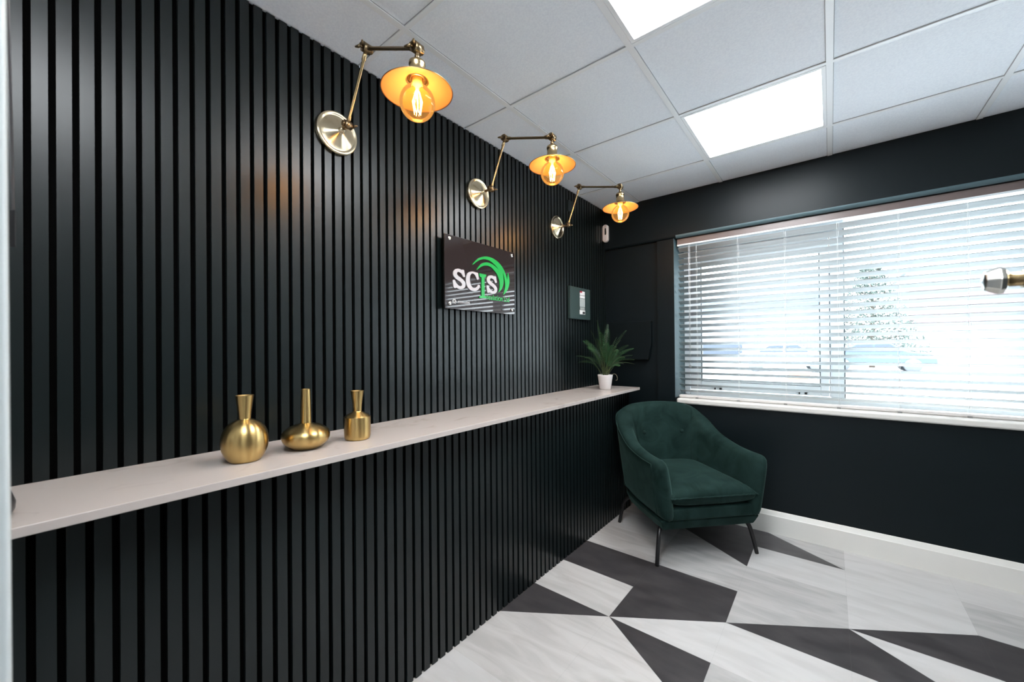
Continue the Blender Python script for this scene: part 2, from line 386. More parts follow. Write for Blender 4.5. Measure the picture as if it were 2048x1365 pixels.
# ------------------------------------------------------------------ venetian blind
bl = thing('venetian_blind', 'white venetian blind with half open slats across the window', 'blind', (1.41, D + 0.07, 0.85))
def bobj(name, bm, m_, **k):
    o = obj(name, bm, m_, bl, **k); o.location = (-1.41, -(D + 0.07), -0.85); return o
bx0, bx1 = 0.588, XR - 0.006
M_head = mat('headrail_shaded', (0.15, 0.115, 0.108), 0.3)  # shade and reflected wall and lamp tones put into the headrail colour
bm = B(); box(bm, bx0 - 0.002, bx1, D + 0.034, D + 0.095, 2.004, 2.0465); bobj('headrail', bm, M_head, bevel=0.002)
bm = B(); box(bm, bx0 - 0.002, bx1, D + 0.030, D + 0.096, 1.993, 2.0038); bobj('rail_lip', bm, M_upvc, bevel=0.001)
bm = B()
sw = 0.050; NS = 25
for k in range(NS):
    tilt = math.radians(32 - 10 * k / 24)
    zf = 1.980 - 0.0449 * k; zc = zf - sw / 2 * math.sin(tilt); yc = D + 0.045 + sw / 2 * math.cos(tilt)
    prev = None; n_ = 6; cols = []
    for side in (0, 1):
        for j in range(n_ + 1):
            s_ = -sw / 2 + sw * j / n_; crown = 0.0022 * (1 - (2 * j / n_ - 1) ** 2) + (0.0006 if side else 0)
            yy = yc + s_ * math.cos(tilt) + crown * math.sin(tilt); zz = zc - s_ * math.sin(tilt) + crown * math.cos(tilt)
            cols.append((bm.verts.new((bx0, yy, zz)), bm.verts.new((bx1, yy, zz))))
    A = cols[:n_ + 1]; C_ = cols[n_ + 1:]
    for L_ in (A, C_):
        for p, q in zip(L_, L_[1:]): f = bm.faces.new([p[0], p[1], q[1], q[0]]); f.smooth = True
    for e_ in (0, n_): bm.faces.new([A[e_][0], A[e_][1], C_[e_][1], C_[e_][0]])
    for s_ in (0, 1):
        bm.faces.new([c[s_] for c in A] + [c[s_] for c in reversed(C_)])
bobj('slats', bm, M_slatblind)
bm = B(); box(bm, bx0, bx1, D + 0.040, D + 0.092, 0.845, 0.863); bobj('bottom_rail', bm, M_rail, bevel=0.005, seg=3)
cord_x = [0.7174, 0.988, 1.2588, 1.5266, 1.7945, 2.0593, 2.33, 2.60, 2.86]
for cx in cord_x:
    bm = B()
    for yy in (D + 0.0435, D + 0.0945):
        pts = [(cx + 0.0012 * math.sin(q * 2.1 + cx * 9), yy, 1.993 - 1.13 * q / 30) for q in range(31)]
        tube(bm, pts, 0.0007, 5)
    pts = [(cx + 0.006 + 0.003 * math.sin(q * 0.9 + cx * 5), D + 0.042, 1.993 - 1.13 * q / 30) for q in range(31)]
    tube(bm, pts, 0.0006, 5)
    for k in range(NS):
        zf = 1.980 - 0.0449 * k; tube(bm, [(cx, D + 0.0435, zf - 0.001), (cx, D + 0.0945, zf - 0.021)], 0.0005, 4)
    bobj('ladder_cord', bm, M_cord)
    bm = B(); box(bm, cx - 0.010, cx + 0.008, D + 0.030, D + 0.040, 0.836, 0.852); bobj('cord_clip', bm, M_clip, bevel=0.002)
bm = B()
for dx in (0.0, 0.008):
    tube(bm, [(0.668 + dx, D + 0.033, 1.99), (0.6685 + dx, D + 0.034, 1.55), (0.668 + dx, D + 0.034, 1.09)], 0.0011, 6)
bobj('pull_cord', bm, M_cord)
bm = B()
for dx in (0.0, 0.010): lathe(bm, [(0.0015, 0.016), (0.004, 0.012), (0.006, 0), (0.0, -0.001)], 12, (0.667 + dx, D + 0.034, 1.072))
bobj('cord_pull', bm, M_clip)

# ------------------------------------------------------------------ shelf
bm = B(); box(bm, 0.0, 0.3554, -0.355, 2.9342, 0.9025, SHZ)
tag(obj('shelf', bm, M_stone, bevel=0.0015), 'long white stone shelf running along the black slatted wall', 'shelf')

# ------------------------------------------------------------------ wall lamps
def wingnut(bm, c, ax, s=1.0, mi=0):
    """clamp joint: disc + nut + two wings, axis ax (unit vector)"""
    c = Vector(c); ax = Vector(ax).normalized(); u, w = frame_of(ax)
    cyl(bm, c - ax * 0.011 * s, c + ax * 0.011 * s, 0.0125 * s, 24, mi)
    cyl(bm, c + ax * 0.011 * s, c + ax * 0.0165 * s, 0.008 * s, 16, mi)
    cyl(bm, c - ax * 0.019 * s, c - ax * 0.011 * s, 0.006 * s, 6, mi)
    for sg in (-1, 1):
        base = c - ax * 0.016 * s
        tube(bm, [base, base + (u * sg * 0.010 - ax * 0.002) * s, base + (u * sg * 0.018 - ax * 0.007) * s], [0.0035 * s, 0.0045 * s, 0.002 * s], 8, mi)
def wall_lamp(cy, J0, E1, E2, label):
    """all in the plane y = cy"""
    t = thing('wall_lamp', label, 'wall lamp', (0, cy, 2.07), 'swing arm lamps on the slatted wall')
    def P(x, z, y=0.0): return Vector((x, y, z - 2.07))
    bm = B()
    lathe(bm, [(0.0, 0.0), (0.079, 0.0), (0.0805, 0.003), (0.0805, 0.012), (0.079, 0.0165), (0.075, 0.018), (0.070, 0.017), (0.067, 0.0145),
               (0.064, 0.0145), (0.050, 0.0205), (0.030, 0.0300), (0.014, 0.0375), (0.009, 0.042), (0.009, 0.060), (0.0, 0.060)], 64)
    bp_ = obj('backplate', bm, M_plate, t)
    bp_.rotation_euler = (0, PI / 2, 0)
    bm = B()
    tube(bm, [P(0.042, 2.07), P(J0[0] - 0.006, J0[1] - 0.001)], [0.0075, 0.006], 16)
    wingnut(bm, P(*J0), (0, -1, 0), 1.2)
    obj('wall_joint', bm, M_brassd, t)
    j0, e1, e2 = P(*J0), P(*E1), P(*E2)
    d = (e1 - j0).normalized()
    bm = B(); tube(bm, [j0 + d * 0.008, j0 + d * 0.020, j0 + d * 0.030, j0 + d * 0.034, e1 - d * 0.042, e1 - d * 0.038, e1 - d * 0.026, e1 - d * 0.008],
                   [0.0065, 0.0075, 0.0065, 0.0054, 0.0054, 0.0075, 0.0075, 0.0065], 16)
    obj('lower_arm', bm, M_brass, t)
    bm = B(); wingnut(bm, e1, (0, 1, 0), 1.3); obj('elbow_joint', bm, M_brassd, t)
    d = (e2 - e1).normalized()
    bm = B(); tube(bm, [e1 + d * 0.008, e1 + d * 0.024, e1 + d * 0.036, e1 + d * 0.040, e2 - d * 0.040, e2 - d * 0.036, e2 - d * 0.022, e2 - d * 0.008],
                   [0.0065, 0.0075, 0.0075, 0.0060, 0.0060, 0.0075, 0.0075, 0.0065], 16)
    obj('upper_arm', bm, M_brassd, t)
    bm = B(); wingnut(bm, e2, (0, 1, 0), 1.3)
    tube(bm, [e2 - Vector((0, 0, 0.010)), e2 - Vector((0, 0, 0.020)), e2 - Vector((0, 0, 0.026)), e2 - Vector((0, 0, 0.036))], [0.008, 0.006, 0.008, 0.006], 16)
    obj('shade_joint', bm, M_brassd, t)
    zr = -0.122          # rim relative to e2
    bm = B()
    lathe(bm, [(0.0, -0.034), (0.009, -0.034), (0.016, -0.037), (0.0245, -0.044), (0.0255, -0.052), (0.0235, -0.056), (0.0235, -0.080), (0.0255, -0.082),
               (0.0255, -0.090), (0.028, -0.093), (0.030, -0.098), (0.019, -0.098), (0.017, -0.092), (0.0, -0.092)], 40, e2)
    obj('lamp_socket', bm, M_brass, t)
    bm = B()
    zs = -0.0095
    out = [(0.0185, -0.084), (0.030, -0.0845), (0.034, -0.088), (0.050, -0.0935), (0.080, -0.108), (0.104, -0.1205), (0.1085, -0.1225)]
    inn = [(0.1085, -0.1245), (0.104, -0.1225), (0.080, -0.1105), (0.050, -0.0965), (0.035, -0.0915), (0.030, -0.0875), (0.0185, -0.087)]
    lathe(bm, [(a, b + zs) for a, b in out + inn], 72, e2, mis=[0] * 6 + [0, 1, 1, 1, 1, 0, 0])
    obj('lamp_shade', bm, [M_brass, M_enamel], t)
    bm = B()
    cz = -0.1680; br = 0.054
    pf = [(0.0150, -0.093), (0.0160, -0.108), (0.021, -0.1185)]
    for q in range(2, 17):
        a = PI * q / 16
        if a < 0.55: continue
        pf.append((br * math.sin(a), cz + br * math.cos(a)))
    pf[-1] = (0.0, cz - br)
    lathe(bm, pf, 40, e2)
    bb = obj('bulb', bm, M_bulb, t)
    bm = B()
    lathe(bm, [(0.0, -0.093), (0.0145, -0.093), (0.0145, -0.112), (0.007, -0.116), (0.004, -0.135), (0.0, -0.135)], 20, e2)
    ob = obj('bulb_cap', bm, mat('bulb_cap_%d' % int(cy * 10), (0.75, 0.55, 0.3), 0.4), bb)
    bm = B()
    for q in range(8):
        a = 2 * PI * q / 8; a2 = a + 0.5
        tube(bm, [e2 + Vector((0.006 * math.cos(a), 0.006 * math.sin(a), -0.133)), e2 + Vector((0.015 * math.cos(a), 0.015 * math.sin(a), -0.165)),
                  e2 + Vector((0.010 * math.cos(a2), 0.010 * math.sin(a2), -0.203))], 0.0007, 6)
    obj('filament', bm, M_fil, bb)
    L = bpy.data.lights.new('bulb_light', 'POINT'); L.energy = BULB_W; L.color = (1.0, 0.58, 0.26); L.shadow_soft_size = 0.018
    lo = bpy.data.objects.new('bulb_light', L); COL.objects.link(lo); lo.parent = bb; lo.location = e2 + Vector((0, 0, -0.170))
    return t
wall_lamp(0.757, (0.0881, 2.0743), (0.2219, 2.2967), (0.5060, 2.1589), 'brass swing arm wall lamp nearest the camera, first of the row')
wall_lamp(1.541, (0.1017, 2.0729), (0.2009, 2.3061), (0.4865, 2.2136), 'middle one of the three brass swing arm lamps, above the logo sign')
wall_lamp(2.330, (0.0973, 2.0708), (0.1889, 2.3074), (0.4744, 2.2323), 'brass swing arm lamp nearest the window corner, above the motion sensor')

# ------------------------------------------------------------------ sign
sx = 0.036
sg = thing('company_sign', 'dark brown acrylic sign with raised white letters and green grass emblem on the slatted wall', 'sign', (0.0, 1.545, 1.61))
def sobj(name, bm, m_, parent=sg, **k):
    o = obj(name, bm, m_, parent, **k)
    if parent is sg: o.location = (0, -1.545, -1.61)
    return o
bm = B(); box(bm, sx - 0.008, sx, 1.2745, 1.8135, 1.428, 1.7935); panel = sobj('panel', bm, M_sign, bevel=0.001)
for yy, zz in [(1.3026, 1.7745), (1.7879, 1.773), (1.3024, 1.4535), (1.7873, 1.4537)]:
    bm = B(); lathe(bm, [(0, 0.001), (0.006, 0.001), (0.006, sx + 0.0002), (0.0095, sx + 0.0002), (0.0095, sx + 0.005), (0.008, sx + 0.0065), (0, sx + 0.0065)], 24, (0, yy, zz), 'X')
    sobj('standoff', bm, M_chrome)
# letter outlines, drawn in a flat logo grid and mapped to the face of the panel
Hm = Matrix(((RX[0], RX[1], RX[2]), (UP[0], UP[1], UP[2]), (FW[0], FW[1], FW[2])))
def face_pt(a, b):
    u, v = 895 + a / 10.114, 500 + b / 10.114
    d = Hm.transposed() @ Vector(((u - 1027.5692) / 785.7265, -(v - 691.484) / 785.7265, 1.0))
    t_ = (sx - CX) / d.x
    return (sx + 0.0003, d.y * t_, CZ + d.z * t_)
S1 = [(270, 408), (300, 402), (325, 412), (335, 480), (347, 545), (325, 560), (300, 540), (285, 500), (255, 465), (215, 445), (185, 455), (178, 490), (200, 525), (250, 560),
      (310, 610), (345, 655), (355, 710), (340, 765), (300, 795), (250, 802), (200, 785), (170, 762), (160, 778), (115, 770), (105, 690), (95, 610), (140, 607), (155, 650),
      (180, 690), (220, 730), (260, 742), (285, 722), (282, 690), (250, 650), (190, 610), (140, 570), (108, 520), (102, 470), (115, 425), (150, 392), (200, 382), (240, 390)]
S2 = [(778 + (a - 95) * .84, 517 + (b - 382) * .9) for a, b in S1]
C1 = [(575, 462), (605, 468), (615, 530), (625, 600), (590, 612), (570, 560), (545, 510), (510, 480), (475, 482), (450, 520), (440, 590), (448, 670), (470, 735), (505, 770),
      (550, 778), (590, 750), (612, 705), (645, 716), (638, 765), (610, 810), (560, 838), (500, 838), (440, 810), (395, 755), (368, 680), (362, 600), (375, 520), (400, 470), (445, 445), (500, 440), (540, 452)]
I1 = [(635, 478), (772, 503), (768, 550), (740, 556), (738, 620), (740, 932), (774, 945), (772, 985), (640, 975), (637, 940), (680, 930), (680, 560), (650, 548), (638, 522)]
G1 = [(492, 300), (540, 240), (600, 185), (660, 152), (740, 137), (820, 143), (900, 170), (980, 220), (1050, 285), (1110, 370), (1150, 450), (1180, 540), (1194, 630), (1204, 540), (1212, 455),
      (1230, 530), (1245, 620), (1240, 700), (1215, 790), (1170, 870), (1115, 920), (1135, 860), (1155, 780), (1158, 700), (1150, 620), (1130, 530), (1103, 450), (1120, 560), (1125, 650),
      (1110, 740), (1080, 810), (1015, 875), (1040, 820), (1050, 740), (1045, 640), (1020, 560), (985, 480), (930, 410), (870, 350), (800, 320), (730, 320), (670, 345), (620, 380), (580, 415),
      (600, 370), (650, 305), (710, 265), (780, 255), (850, 268), (920, 310), (980, 360), (1030, 415), (980, 340), (920, 280), (850, 225), (780, 195), (720, 190), (650, 205), (600, 230), (550, 265), (510, 300)]
def letter(name, pts, m_, par, rounds=1):
    q = [Vector((a, b, 0)) for a, b in pts]
    for _ in range(rounds):          # gentle corner cutting
        r_ = []
        for i in range(len(q)):
            p, nx = q[i], q[(i + 1) % len(q)]; r_ += [p.lerp(nx, 0.22), p.lerp(nx, 0.78)]
        q = r_
    P3 = [Vector(face_pt(p.x, p.y)) for p in q]; N_ = len(P3)
    tri = tessellate_polygon([[Vector((p.y, p.z, 0)) for p in P3]])
    bm = B(); back = [bm.verts.new(p) for p in P3]; front = [bm.verts.new(p + Vector((0.004, 0, 0))) for p in P3]
    for t_ in tri:
        bm.faces.new([front[i] for i in t_]); bm.faces.new([back[i] for i in reversed(t_)])
    for i in range(N_): bm.faces.new([back[i], back[(i + 1) % N_], front[(i + 1) % N_], front[i]])
    return sobj(name, bm, m_, par)
letter('letter', S1, M_signw, sg); letter('letter', C1, M_signw, sg); letter('letter', I1, M_signg, sg, 0); letter('letter', S2, M_signw, sg)
letter('grass_emblem', G1, M_signg, sg)
def text_mesh(s, m_, name, parent, size, width, height, depth, org, roty=0.0):
    cu = bpy.data.curves.new(name, 'FONT'); cu.body = s; cu.size = size; cu.extrude = depth
    tmp = bpy.data.objects.new(name + '_src', cu); COL.objects.link(tmp)
    dg = bpy.context.evaluated_depsgraph_get(); me = bpy.data.meshes.new_from_object(tmp.evaluated_get(dg))
    bpy.data.objects.remove(tmp, do_unlink=True)
    xsv = [v_.co.x for v_ in me.vertices]; ysv = [v_.co.y for v_ in me.vertices]
    sxx = width / (max(xsv) - min(xsv)); syy = height / (max(ysv) - min(ysv)); x0, y0 = min(xsv), min(ysv)
    for v_ in me.vertices:
        a, b, c = (v_.co.x - x0) * sxx, (v_.co.y - y0) * syy, v_.co.z + depth
        v_.co = (org[0] + c, org[1] + a, org[2] + b)
    me.materials.clear(); me.materials.append(m_)
    o = bpy.data.objects.new(name, me); COL.objects.link(o); o.parent = parent
    return o
p0 = face_pt(790, 1018); p1 = face_pt(1245, 1045)
o = text_mesh('nsulation Ltd', M_signg, 'small_lettering', sg, 0.05, p1[1] - p0[1], 0.030, 0.001, (sx, p0[1], p0[2] + 0.004)); o.location = (0, -1.545, -1.61)
# faint emblem and a line of small marks low on the left of the sign
bm = B()
ec = face_pt(135, 1040)
for q in range(6):
    a = PI * q / 3
    lathe(bm, [(0.0, 0.0), (0.0052, 0.0), (0.0052, 0.0012), (0.0, 0.0012)], 12, (sx, ec[1] + 0.0085 * math.cos(a), ec[2] + 0.0085 * math.sin(a)), 'X')
q0 = face_pt(210, 1050)
rr = random.Random(5)
yy = q0[1]
for q in range(24):
    w_ = rr.choice((0.0016, 0.0022, 0.0030)); h_ = rr.uniform(0.003, 0.010)
    box(bm, sx, sx + 0.0009, yy, yy + w_, q0[2] - 0.003, q0[2] - 0.003 + h_); yy += w_ + 0.0013
box(bm, sx, sx + 0.0009, q0[1], yy, q0[2] - 0.0068, q0[2] - 0.0056)
sobj('small_print', bm, mat('faint_white_print', (0.42, 0.42, 0.42), 0.4))

# ------------------------------------------------------------------ electrical box on the wall
eb = thing('fuse_box', 'green grey fuse box cover with white breaker strip on the slatted wall', 'fuse box', (0, 2.63, 1.56))
def eobj(name, bm, m_, **k):
    o = obj(name, bm, m_, eb, **k); o.location = (0, -2.63, -1.56); return o
bm = B(); box(bm, 0.0, 0.022, 2.479, 2.783, 1.441, 1.680); eobj('cover', bm, M_box, bevel=0.003)
bm = B()
def lb(y0, y1, z0, z1, mi, dx=0.0): box(bm, 0.0218, 0.0245 + dx, y0, y1, z0, z1, mi)
ya, yb = 2.618, 2.692
lb(ya, yb, 1.625, 1.655, 0); lb(ya, yb, 1.603, 1.621, 0); lb(ya, yb, 1.538, 1.599, 1); lb(ya - 0.004, yb + 0.002, 1.480, 1.512, 0, 0.001)
for q in range(5): lb(ya + 0.003 + q * 0.0145, ya + 0.012 + q * 0.0145, 1.516, 1.534, 1, 0.001)
for q in range(3): lb(ya + 0.018 + q * 0.018, ya + 0.020 + q * 0.018, 1.540, 1.597, 2, 0.0003)
lb(ya, ya + 0.032, 1.643, 1.6555, 3, 0.0005)
eobj('breaker_strip', bm, [M_lab, M_labg, M_box, M_red])
bm = B(); box(bm, 0.0255, 0.034, 2.652, 2.676, 1.484, 1.500); eobj('main_switch', bm, M_blackp, bevel=0.002)

# small blank plate behind the far lamp
bm = B(); box(bm, 0.0, 0.008, 2.484, 2.566, 2.228, 2.312)
tag(obj('blanking_plate', bm, mat('dark_plate', (0.008, 0.014, 0.015), 0.4, spec=0.3), bevel=0.003), 'small square dark blanking plate high on the slatted wall behind the far lamp arm', 'wall plate')

# motion sensor
ms = thing('motion_sensor', 'white rounded motion sensor on the dark bulkhead in the corner', 'sensor', (0.024, D, 2.185))
bm = B()
def capsule(bm, hw, hh, y0, y1, mi=0):
    pts = []
    for q in range(13): a = PI * q / 12; pts.append((hw * math.cos(a), hh - hw + hw * math.sin(a)))
    for q in range(13): a = PI + PI * q / 12; pts.append((hw * math.cos(a), -(hh - hw) + hw * math.sin(a)))
    prism(bm, [(x, y0, z) for x, z in pts], (0, y1 - y0, 0), mi)
capsule(bm, 0.0255, 0.074, -0.034, 0.0)
obj('housing', bm, M_pot, ms, bevel=0.009, seg=4)
bm = B(); capsule(bm, 0.0075, 0.028, -0.037, -0.033)
o = obj('lens', bm, M_chrome, ms, bevel=0.001); o.location = (0.008, 0, 0.012)
bm = B(); lathe(bm, [(0, 0), (0.0045, 0), (0.0045, 0.001), (0, 0.001)], 16, (0.008, -0.0383, 0.030), 'Y')
obj('sensor_eye', bm, M_blackp, ms)

# dark box behind the fern, on the recessed wall
bm = B()
z0, z1 = 1.128, 1.434
pts = [(0.03, z0), (0.03, z1), (0.395, z1), (0.395, z0 + 0.12), (0.372, z0)]
prism(bm, [(x, D - 0.012, z) for x, z in pts], (0, 0.042, 0))
tag(obj('wall_heater', bm, mat('dark_painted_casing', (0.0030, 0.0060, 0.0072), 0.5, spec=0.16), bevel=0.003), 'dark painted casing on the recessed wall behind the fern', 'wall unit')

# ------------------------------------------------------------------ vases
def vase(x, y, prof, label):
    t = thing('vase', label, 'vase', (x, y, SHZ), 'brushed gold vases on the shelf')
    pts = smooth_pts([(r_, h, 0) for r_, h in prof], 6)
    outer = [(max(p.x, 0.0), p.y) for p in pts]; top = outer[-1]
    bm = B(); lathe(bm, [(0.0, 0.0)] + outer, 96); obj('body', bm, M_gold, t)
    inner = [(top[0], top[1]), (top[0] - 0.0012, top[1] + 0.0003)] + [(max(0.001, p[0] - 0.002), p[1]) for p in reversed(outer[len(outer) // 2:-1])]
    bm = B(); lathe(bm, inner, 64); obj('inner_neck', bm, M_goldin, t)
vase(0.196, 0.388, [(0.030, 0.0), (0.040, 0.004), (0.0535, 0.030), (0.0575, 0.056), (0.053, 0.084), (0.040, 0.104), (0.022, 0.1155), (0.0155, 0.118), (0.0153, 0.124), (0.018, 0.150), (0.0222, 0.185)],
     'gold vase with a large round body and flared neck, leftmost on the shelf')
vase(0.190, 0.557, [(0.026, 0.0), (0.040, 0.003), (0.062, 0.020), (0.0695, 0.040), (0.064, 0.056), (0.045, 0.070), (0.024, 0.077), (0.0165, 0.080), (0.0158, 0.086), (0.0148, 0.130), (0.0132, 0.187)],
     'gold vase with a flattened body and tall straight neck, middle of the three')
vase(0.206, 0.722, [(0.034, 0.0), (0.039, 0.003), (0.0425, 0.014), (0.0435, 0.040), (0.0435, 0.074), (0.0415, 0.080), (0.028, 0.089), (0.0155, 0.096), (0.0145, 0.104), (0.0165, 0.130), (0.0218, 0.168)],
     'small gold vase with a cylindrical body and flared neck, rightmost of the three')

# ------------------------------------------------------------------ fern
fx, fy = 0.205, 2.655
fern = thing('potted_fern', 'green fern in a small white pot at the far end of the shelf', 'plant', (fx, fy, SHZ))
bm = B(); lathe(bm, [(0, 0), (0.036, 0), (0.040, 0.004), (0.0535, 0.100), (0.0545, 0.106), (0.0525, 0.107), (0.050, 0.098), (0, 0.096)], 48); obj('pot', bm, M_pot, fern)
bm = B(); lathe(bm, [(0.0505, 0.090), (0.040, 0.098), (0.015, 0.102), (0, 0.1025)], 24); obj('soil', bm, M_soil, fern)
rf = random.Random(11)
Rv = Vector((0.7788, 0.6272, 0)); Fv = Vector((-0.6272, 0.7788, 0))
tips = [(1200, 637), (1190, 658), (1174, 680), (1182, 678), (1158, 712), (1227, 655), (1254, 660), (1283, 697), (1277, 712), (1284, 722), (1259, 690), (1240, 692), (1195, 676), (1219, 647), (1236, 706), (1262, 716), (1205, 664), (1246, 680), (1228, 690), (1178, 716), (1250, 728)]
bmS, bmL = B(), B()
for ti, (u, v_) in enumerate(tips + [(a_ + rf.uniform(-14, 14), b_ + rf.uniform(4, 22)) for a_, b_ in tips[::2]]):
    lat = (u - 1217) * 0.00345; up = (752 - v_) * 0.00345 + 0.0; dep = rf.uniform(-0.10, 0.07)
    if lat < -0.08: dep = rf.uniform(0.0, 0.10)
    base = Rv * rf.uniform(-0.02, 0.02) + Fv * rf.uniform(-0.02, 0.02) + Vector((0, 0, 0.095))
    tip = Rv * lat + Fv * dep + Vector((0, 0, 0.107 + up))
    if fx + tip.x < 0.015: tip.x = 0.015 - fx
    mid = base.lerp(tip, 0.45) + Vector((0, 0, 0.035 + 0.05 * abs(lat) * 4 * 0.5))
    L3 = smooth_pts([base, base.lerp(mid, 0.5) + Vector((0, 0, 0.01)), mid, mid.lerp(tip, 0.55) + Vector((0, 0, 0.008)), tip], 8)
    tube(bmS, L3, [0.0014 - 0.001 * i / len(L3) for i in range(len(L3))], 5)
    N_ = len(L3); ln = (tip - base).length
    fac = rf.uniform(0, PI)
    for i in range(int(N_ * 0.28), N_):
        for sub in (0,):
            if i == N_ - 1 and sub: continue
            p = L3[i].lerp(L3[min(i + 1, N_ - 1)], sub); d = (L3[min(i + 1, N_ - 1)] - L3[max(i - 1, 0)]).normalized()
            tt = ((i + sub) / N_ - 0.28) / 0.72
            wl = 0.036 * min(1, ln / 0.24) * (math.sin(PI * min(1, 0.22 + tt * 0.78)) ** 0.8) + 0.002
            side0 = d.cross(Vector((0, 0, 1)))
            side0 = side0.normalized() if side0.length > 0.05 else Rv
            nrm = side0.cross(d).normalized()
            side0 = (side0 * math.cos(0.5) + nrm * math.sin(0.5) * math.cos(fac)).normalized(); nrm = side0.cross(d).normalized()
            for sgn in (-1, 1):
                a = side0 * sgn; dr_ = (a * 0.86 + d * 0.45 + nrm * 0.15).normalized(); q = p + dr_ * wl + Vector((0, 0, -wl * 0.15)); wd = d * 0.0019
                mid_ = p.lerp(q, 0.5)
                vs = [bmL.verts.new(p - wd * 0.5), bmL.verts.new(mid_ - wd), bmL.verts.new(q), bmL.verts.new(mid_ + wd), bmL.verts.new(p + wd * 0.5)]
                bmL.faces.new(vs)
for vv in bmL.verts:
    if vv.co.x + fx < 0.004: vv.co.x = 0.004 - fx
obj('stems', bmS, M_stem, fern); obj('fronds', bmL, M_leaf, fern)
bm = B(); tube(bm, smooth_pts([(0.03, 0.02, 0.10), (0.052, 0.045, 0.112), (0.066, 0.056, 0.095), (0.067, 0.058, 0.068), (0.058, 0.050, 0.066)], 6), 0.0014, 6)
obj('dry_tendril', bm, mat('dry_stem', (0.25, 0.22, 0.15), 0.7), fern)

# dark round pot cut off by the door frame
dp = thing('dark_pot', 'black rounded pot on the near end of the shelf, half hidden by the door frame', 'pot', (0.266, -0.0865, SHZ))
bm = B(); lathe(bm, [(0, 0), (0.060, 0), (0.068, 0.004), (0.073, 0.014), (0.074, 0.028), (0.069, 0.046), (0.058, 0.062), (0.046, 0.074), (0.042, 0.078), (0.039, 0.076), (0.046, 0.064), (0, 0.05)], 40)
obj('pot', bm, M_blackp, dp)

# rod with black end block beside the door lining
hr = thing('hanging_rod', 'thin grey rod with black end block hanging beside the white door lining', 'rod', (0.60, -0.004, H))
bm = B(); tube(bm, [(0.0, -0.0193, -0.001), (0, -0.0065, -0.959)], 0.0014, 10); obj('rod', bm, M_greyrod, hr)
bm = B(); box(bm, -0.003, 0.003, -0.0115, -0.0048, -1.010, -0.9585); obj('end_block', bm, M_black, hr, bevel=0.0006)

# brass and chrome knob close to the camera
kn = thing('coat_hook', 'blurred brass coat hook with chrome cap, at the right edge close to the camera', 'hook', (1.80, 0.85, 1.324))
bm = B(); lathe(bm, [(0, 0), (0.026, 0), (0.026, -0.006), (0.018, -0.010), (0, -0.010)], 32, (0, 0, 0), 'X'); obj('rose', bm, M_brass, kn)
bm = B(); tube(bm, [(-0.008, 0, 0), (-0.125, 0, 0.0)], 0.0095, 20); tube(bm, [(-0.085, 0, 0.0), (-0.108, 0, 0.0)], 0.0120, 20); obj('stem', bm, M_brass, kn)
bm = B()
lathe(bm, [(0, -0.121), (0.013, -0.121), (0.0185, -0.124), (0.020, -0.129), (0.013, -0.142), (0.0, -0.145)], 8, (0, 0, 0), 'X'); cp = obj('cap', bm, M_chrome, kn, bevel=0.001)
bm = B(); tube(bm, [(-0.080, 0, 0.006), (-0.084, -0.004, 0.020), (-0.094, -0.004, 0.024)], [0.007, 0.007, 0.006], 12); tube(bm, [(-0.082, 0, -0.006), (-0.088, 0, -0.024)], [0.008, 0.007], 12)
obj('prong', bm, M_chrome, kn)

# ------------------------------------------------------------------ armchair
AX = math.radians(-43)
ch = thing('armchair', 'dark green velvet armchair with black legs beside the shelf under the window', 'armchair', (0.73, 2.66, 0), rz=AX)
